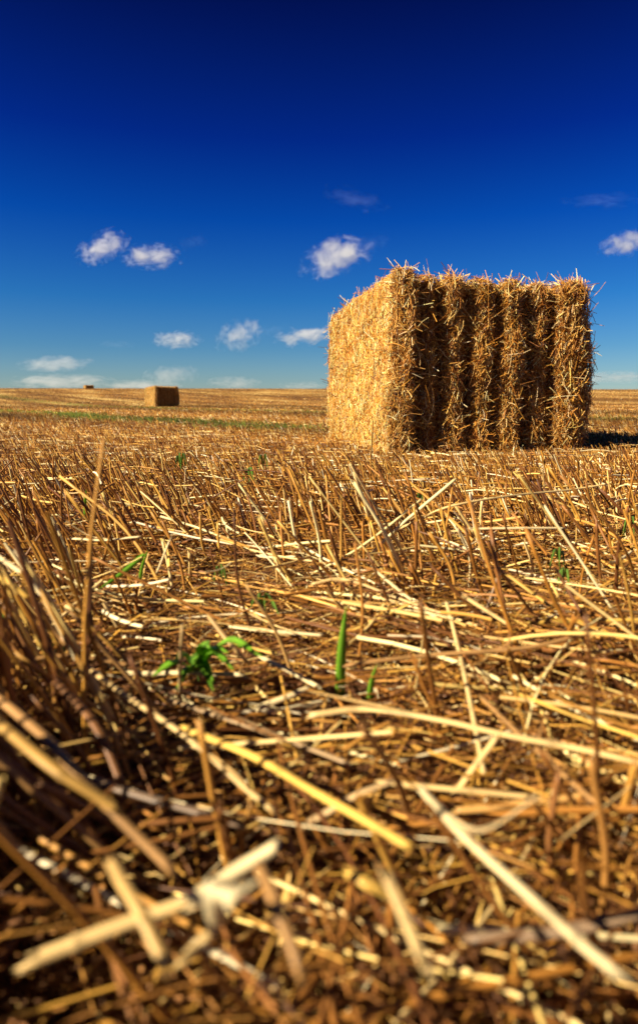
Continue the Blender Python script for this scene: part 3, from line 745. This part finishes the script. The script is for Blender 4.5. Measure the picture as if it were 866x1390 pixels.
weed('leafy green weed with several pointed leaves left of centre', 268, 945, .045,
     [(207, 918, .045, 11), (238, 898, .06, 10), (290, 938, .045, 13), (310, 886, .075, 12), (357, 892, .07, 11), (262, 905, .07, 12), (285, 880, .06, 10), (318, 910, .05, 10), (240, 935, .04, 9)])
weed('small bright weed behind the bleached level straw', 355, 842, .03, [(338, 832, .04, 9), (372, 826, .045, 9), (380, 838, .03, 8), (350, 822, .04, 8)], (.08, .20, .02))
weed('single leafed green weed high in the left centre stubble', 246, 652, .07, [(238, 640, .10, 16), (254, 634, .12, 16), (246, 646, .09, 12)], (.10, .26, .02))
weed('dark green round leafed weed right of the high one', 336, 672, .08, [(345, 658, .10, 20), (330, 664, .09, 12)], (.06, .20, .02))
weed('low green weed beneath the leaning stems at left edge', 12, 880, .04, [(2, 868, .06, 10), (20, 870, .06, 9), (30, 882, .05, 8), (5, 845, .07, 8)], (.13, .24, .02))
weed('small green weed in the right stubble below the arched straw', 757, 785, .05, [(745, 772, .07, 9), (766, 775, .07, 9), (758, 766, .07, 8)], (.08, .18, .02))
weed('tiny green weed at the right edge stubble', 853, 742, .06, [(845, 735, .08, 8), (860, 730, .085, 8)], (.10, .22, .02))
weed('tiny green seedling on the soil at lower right', 778, 1118, .01, [(768, 1112, .014, 4), (788, 1108, .016, 4)], (.10, .22, .02))
weed('small weed low in the soil left of the bright level straw', 300, 800, .03, [(290, 792, .05, 8), (308, 795, .05, 8)], (.07, .16, .02))

weed('small green sprig in the stubble left of the arched straw', 568, 705, .05, [(560, 694, 0, 9), (575, 690, 0, 8), (566, 684, 0, 8)])
weed('pale green seedling in the lower left stubble', 80, 898, .03, [(72, 888, 0, 8), (86, 885, 0, 8), (90, 893, 0, 7)])
weed('small green sprig right of the round leafed weed', 358, 648, .06, [(350, 638, 0, 13), (363, 636, 0, 12)])
weed('small green weed above the golden level straw', 763, 812, .04, [(755, 804, 0, 8), (772, 801, 0, 8)])

# ------------------------------------------------------------------ clouds
def cloud_material(name, dens, soft, scale):
    m = bpy.data.materials.new(name); m.use_nodes = True; n = m.node_tree.nodes; l = m.node_tree.links; n.clear()
    out = n.new('ShaderNodeOutputMaterial'); v = n.new('ShaderNodeVolumePrincipled'); l.new(v.outputs[0], out.inputs['Volume'])
    v.inputs['Color'].default_value = (.93, .93, .94, 1); v.inputs['Anisotropy'].default_value = .25
    tcn = n.new('ShaderNodeTexCoord'); ln_ = n.new('ShaderNodeVectorMath'); ln_.operation = 'LENGTH'; l.new(tcn.outputs['Object'], ln_.inputs[0])
    oi = n.new('ShaderNodeObjectInfo'); add = n.new('ShaderNodeVectorMath'); add.operation = 'ADD'
    sc = n.new('ShaderNodeVectorMath'); sc.operation = 'MULTIPLY'; sc.inputs[1].default_value = scale
    l.new(tcn.outputs['Object'], sc.inputs[0])
    l.new(sc.outputs[0], add.inputs[0]); l.new(oi.outputs['Location'], add.inputs[1])
    nz = n.new('ShaderNodeTexNoise'); nz.inputs['Scale'].default_value = 1.0; nz.inputs['Detail'].default_value = 6; nz.inputs['Roughness'].default_value = .58; nz.inputs['Distortion'].default_value = .5
    l.new(add.outputs[0], nz.inputs['Vector'])
    a = n.new('ShaderNodeMath'); a.operation = 'MULTIPLY_ADD'; a.inputs[1].default_value = -1.0; a.inputs[2].default_value = soft
    l.new(ln_.outputs['Value'], a.inputs[0])
    nm = n.new('ShaderNodeMath'); nm.operation = 'MULTIPLY_ADD'; nm.inputs[1].default_value = 3.0; nm.inputs[2].default_value = -1.5
    l.new(nz.outputs[0], nm.inputs[0])
    s_ = n.new('ShaderNodeMath'); s_.operation = 'ADD'; l.new(a.outputs[0], s_.inputs[0]); l.new(nm.outputs[0], s_.inputs[1])
    mx = n.new('ShaderNodeMath'); mx.operation = 'MAXIMUM'; mx.inputs[1].default_value = 0; l.new(s_.outputs[0], mx.inputs[0])
    dd = n.new('ShaderNodeMath'); dd.operation = 'MULTIPLY'; dd.inputs[1].default_value = dens; l.new(mx.outputs[0], dd.inputs[0])
    l.new(dd.outputs[0], v.inputs['Density'])
    return m
M_CLOUD = cloud_material('cloud_vapour', .036, .64, (3.0, 2.4, 1.7))
M_WISP = cloud_material('cirrus_vapour', .0022, .66, (3.0, 3.0, 1.2))
M_HORIZ = cloud_material('hazy_cloud_vapour', .011, .85, (3.0, 2.0, 1.4))
M_WISP.node_tree.nodes['Principled Volume'].inputs['Color'].default_value = (.62, .80, 1, 1)
def sphere_mesh(name, mat, seg=28, rings=16):
    V = []; F = []
    for i in range(rings + 1):
        th = math.pi * i / rings
        for j in range(seg):
            ph = 2 * math.pi * j / seg; V.append((math.sin(th) * math.cos(ph), math.sin(th) * math.sin(ph), math.cos(th)))
    V = np.array(V); r = .96 + .08 * fbm(V[:, 0] * 2 + 5, V[:, 2] * 2 + V[:, 1] + 5, 2); V = V * r[:, None]
    idx = np.arange((rings + 1) * seg).reshape(rings + 1, seg)
    F = np.stack([idx[:-1], np.roll(idx, -1, 1)[:-1], np.roll(idx, -1, 1)[1:], idx[1:]], -1).reshape(-1, 4)
    return mesh_from(name, V, F[:, ::-1], mat=mat)
CM = {'c': sphere_mesh('cloud', M_CLOUD), 'w': sphere_mesh('cloud', M_WISP), 'h': sphere_mesh('cloud', M_HORIZ)}
def cloud(kind, u, v, w, h, tilt, label, D=1500.0):
    p = at_d(u, v, D); k = D / FPX
    o = link('cloud', CM[kind], None, p); o.scale = (w * .5 * k, w * .32 * k, h * .5 * k); o.rotation_euler = (0, -math.radians(tilt), 0)
    tag(o, label, 'cloud', 'small clouds drifting in the blue sky', 'thing')
cloud('c', 140, 336, 90, 40, 25, 'slanting wispy white cloud highest at the left')
cloud('c', 205, 348, 100, 38, 2, 'flat white cloud right beside the slanting wispy one')
cloud('w', 262, 329, 50, 22, 15, 'faint scrap of cloud right of the flat left cloud')
cloud('c', 457, 349, 120, 58, 22, 'largest white puffy cloud just left of the big bale top')
cloud('w', 505, 330, 70, 30, 12, 'thin veil trailing off the largest puffy cloud')
cloud('c', 852, 330, 96, 40, 8, 'white cloud cut off by the right edge')
cloud('c', 241, 461, 84, 30, 3, 'small flat white cloud low above the mid-field bale')
cloud('c', 324, 455, 78, 48, 20, 'ragged puffy cloud low in the middle of the sky')
cloud('c', 415, 456, 104, 32, 6, 'long flat cloud touching the left edge of the big bale')
cloud('w', 365, 448, 70, 20, 8, 'faint veil between the ragged and the long flat cloud')
cloud('w', 158, 468, 80, 14, 0, 'thin flat streak of cloud low at the left')
cloud('w', 480, 270, 110, 26, -15, 'faint high cirrus smudge above the big bale')
cloud('w', 815, 272, 130, 14, -2, 'thin faint cirrus streak high at the right')
cloud('h', 232, 510, 80, 32, 5, 'pale hazy cloud directly above the mid-field bale')
cloud('h', 75, 494, 110, 24, 3, 'hazy flat cloud low at the far left')
cloud('h', 85, 518, 150, 24, 0, 'long hazy cloud bank resting on the left skyline')
cloud('h', 190, 524, 120, 20, 0, 'low haze cloud on the skyline behind the mid-field bale')
cloud('h', 318, 520, 80, 20, 0, 'small hazy cloud on the skyline right of the mid-field bale')
cloud('h', 410, 524, 70, 14, 0, 'faint haze cloud on the skyline left of the big bale')
cloud('h', 835, 512, 120, 18, 0, 'faint haze cloud above the skyline at the right edge')
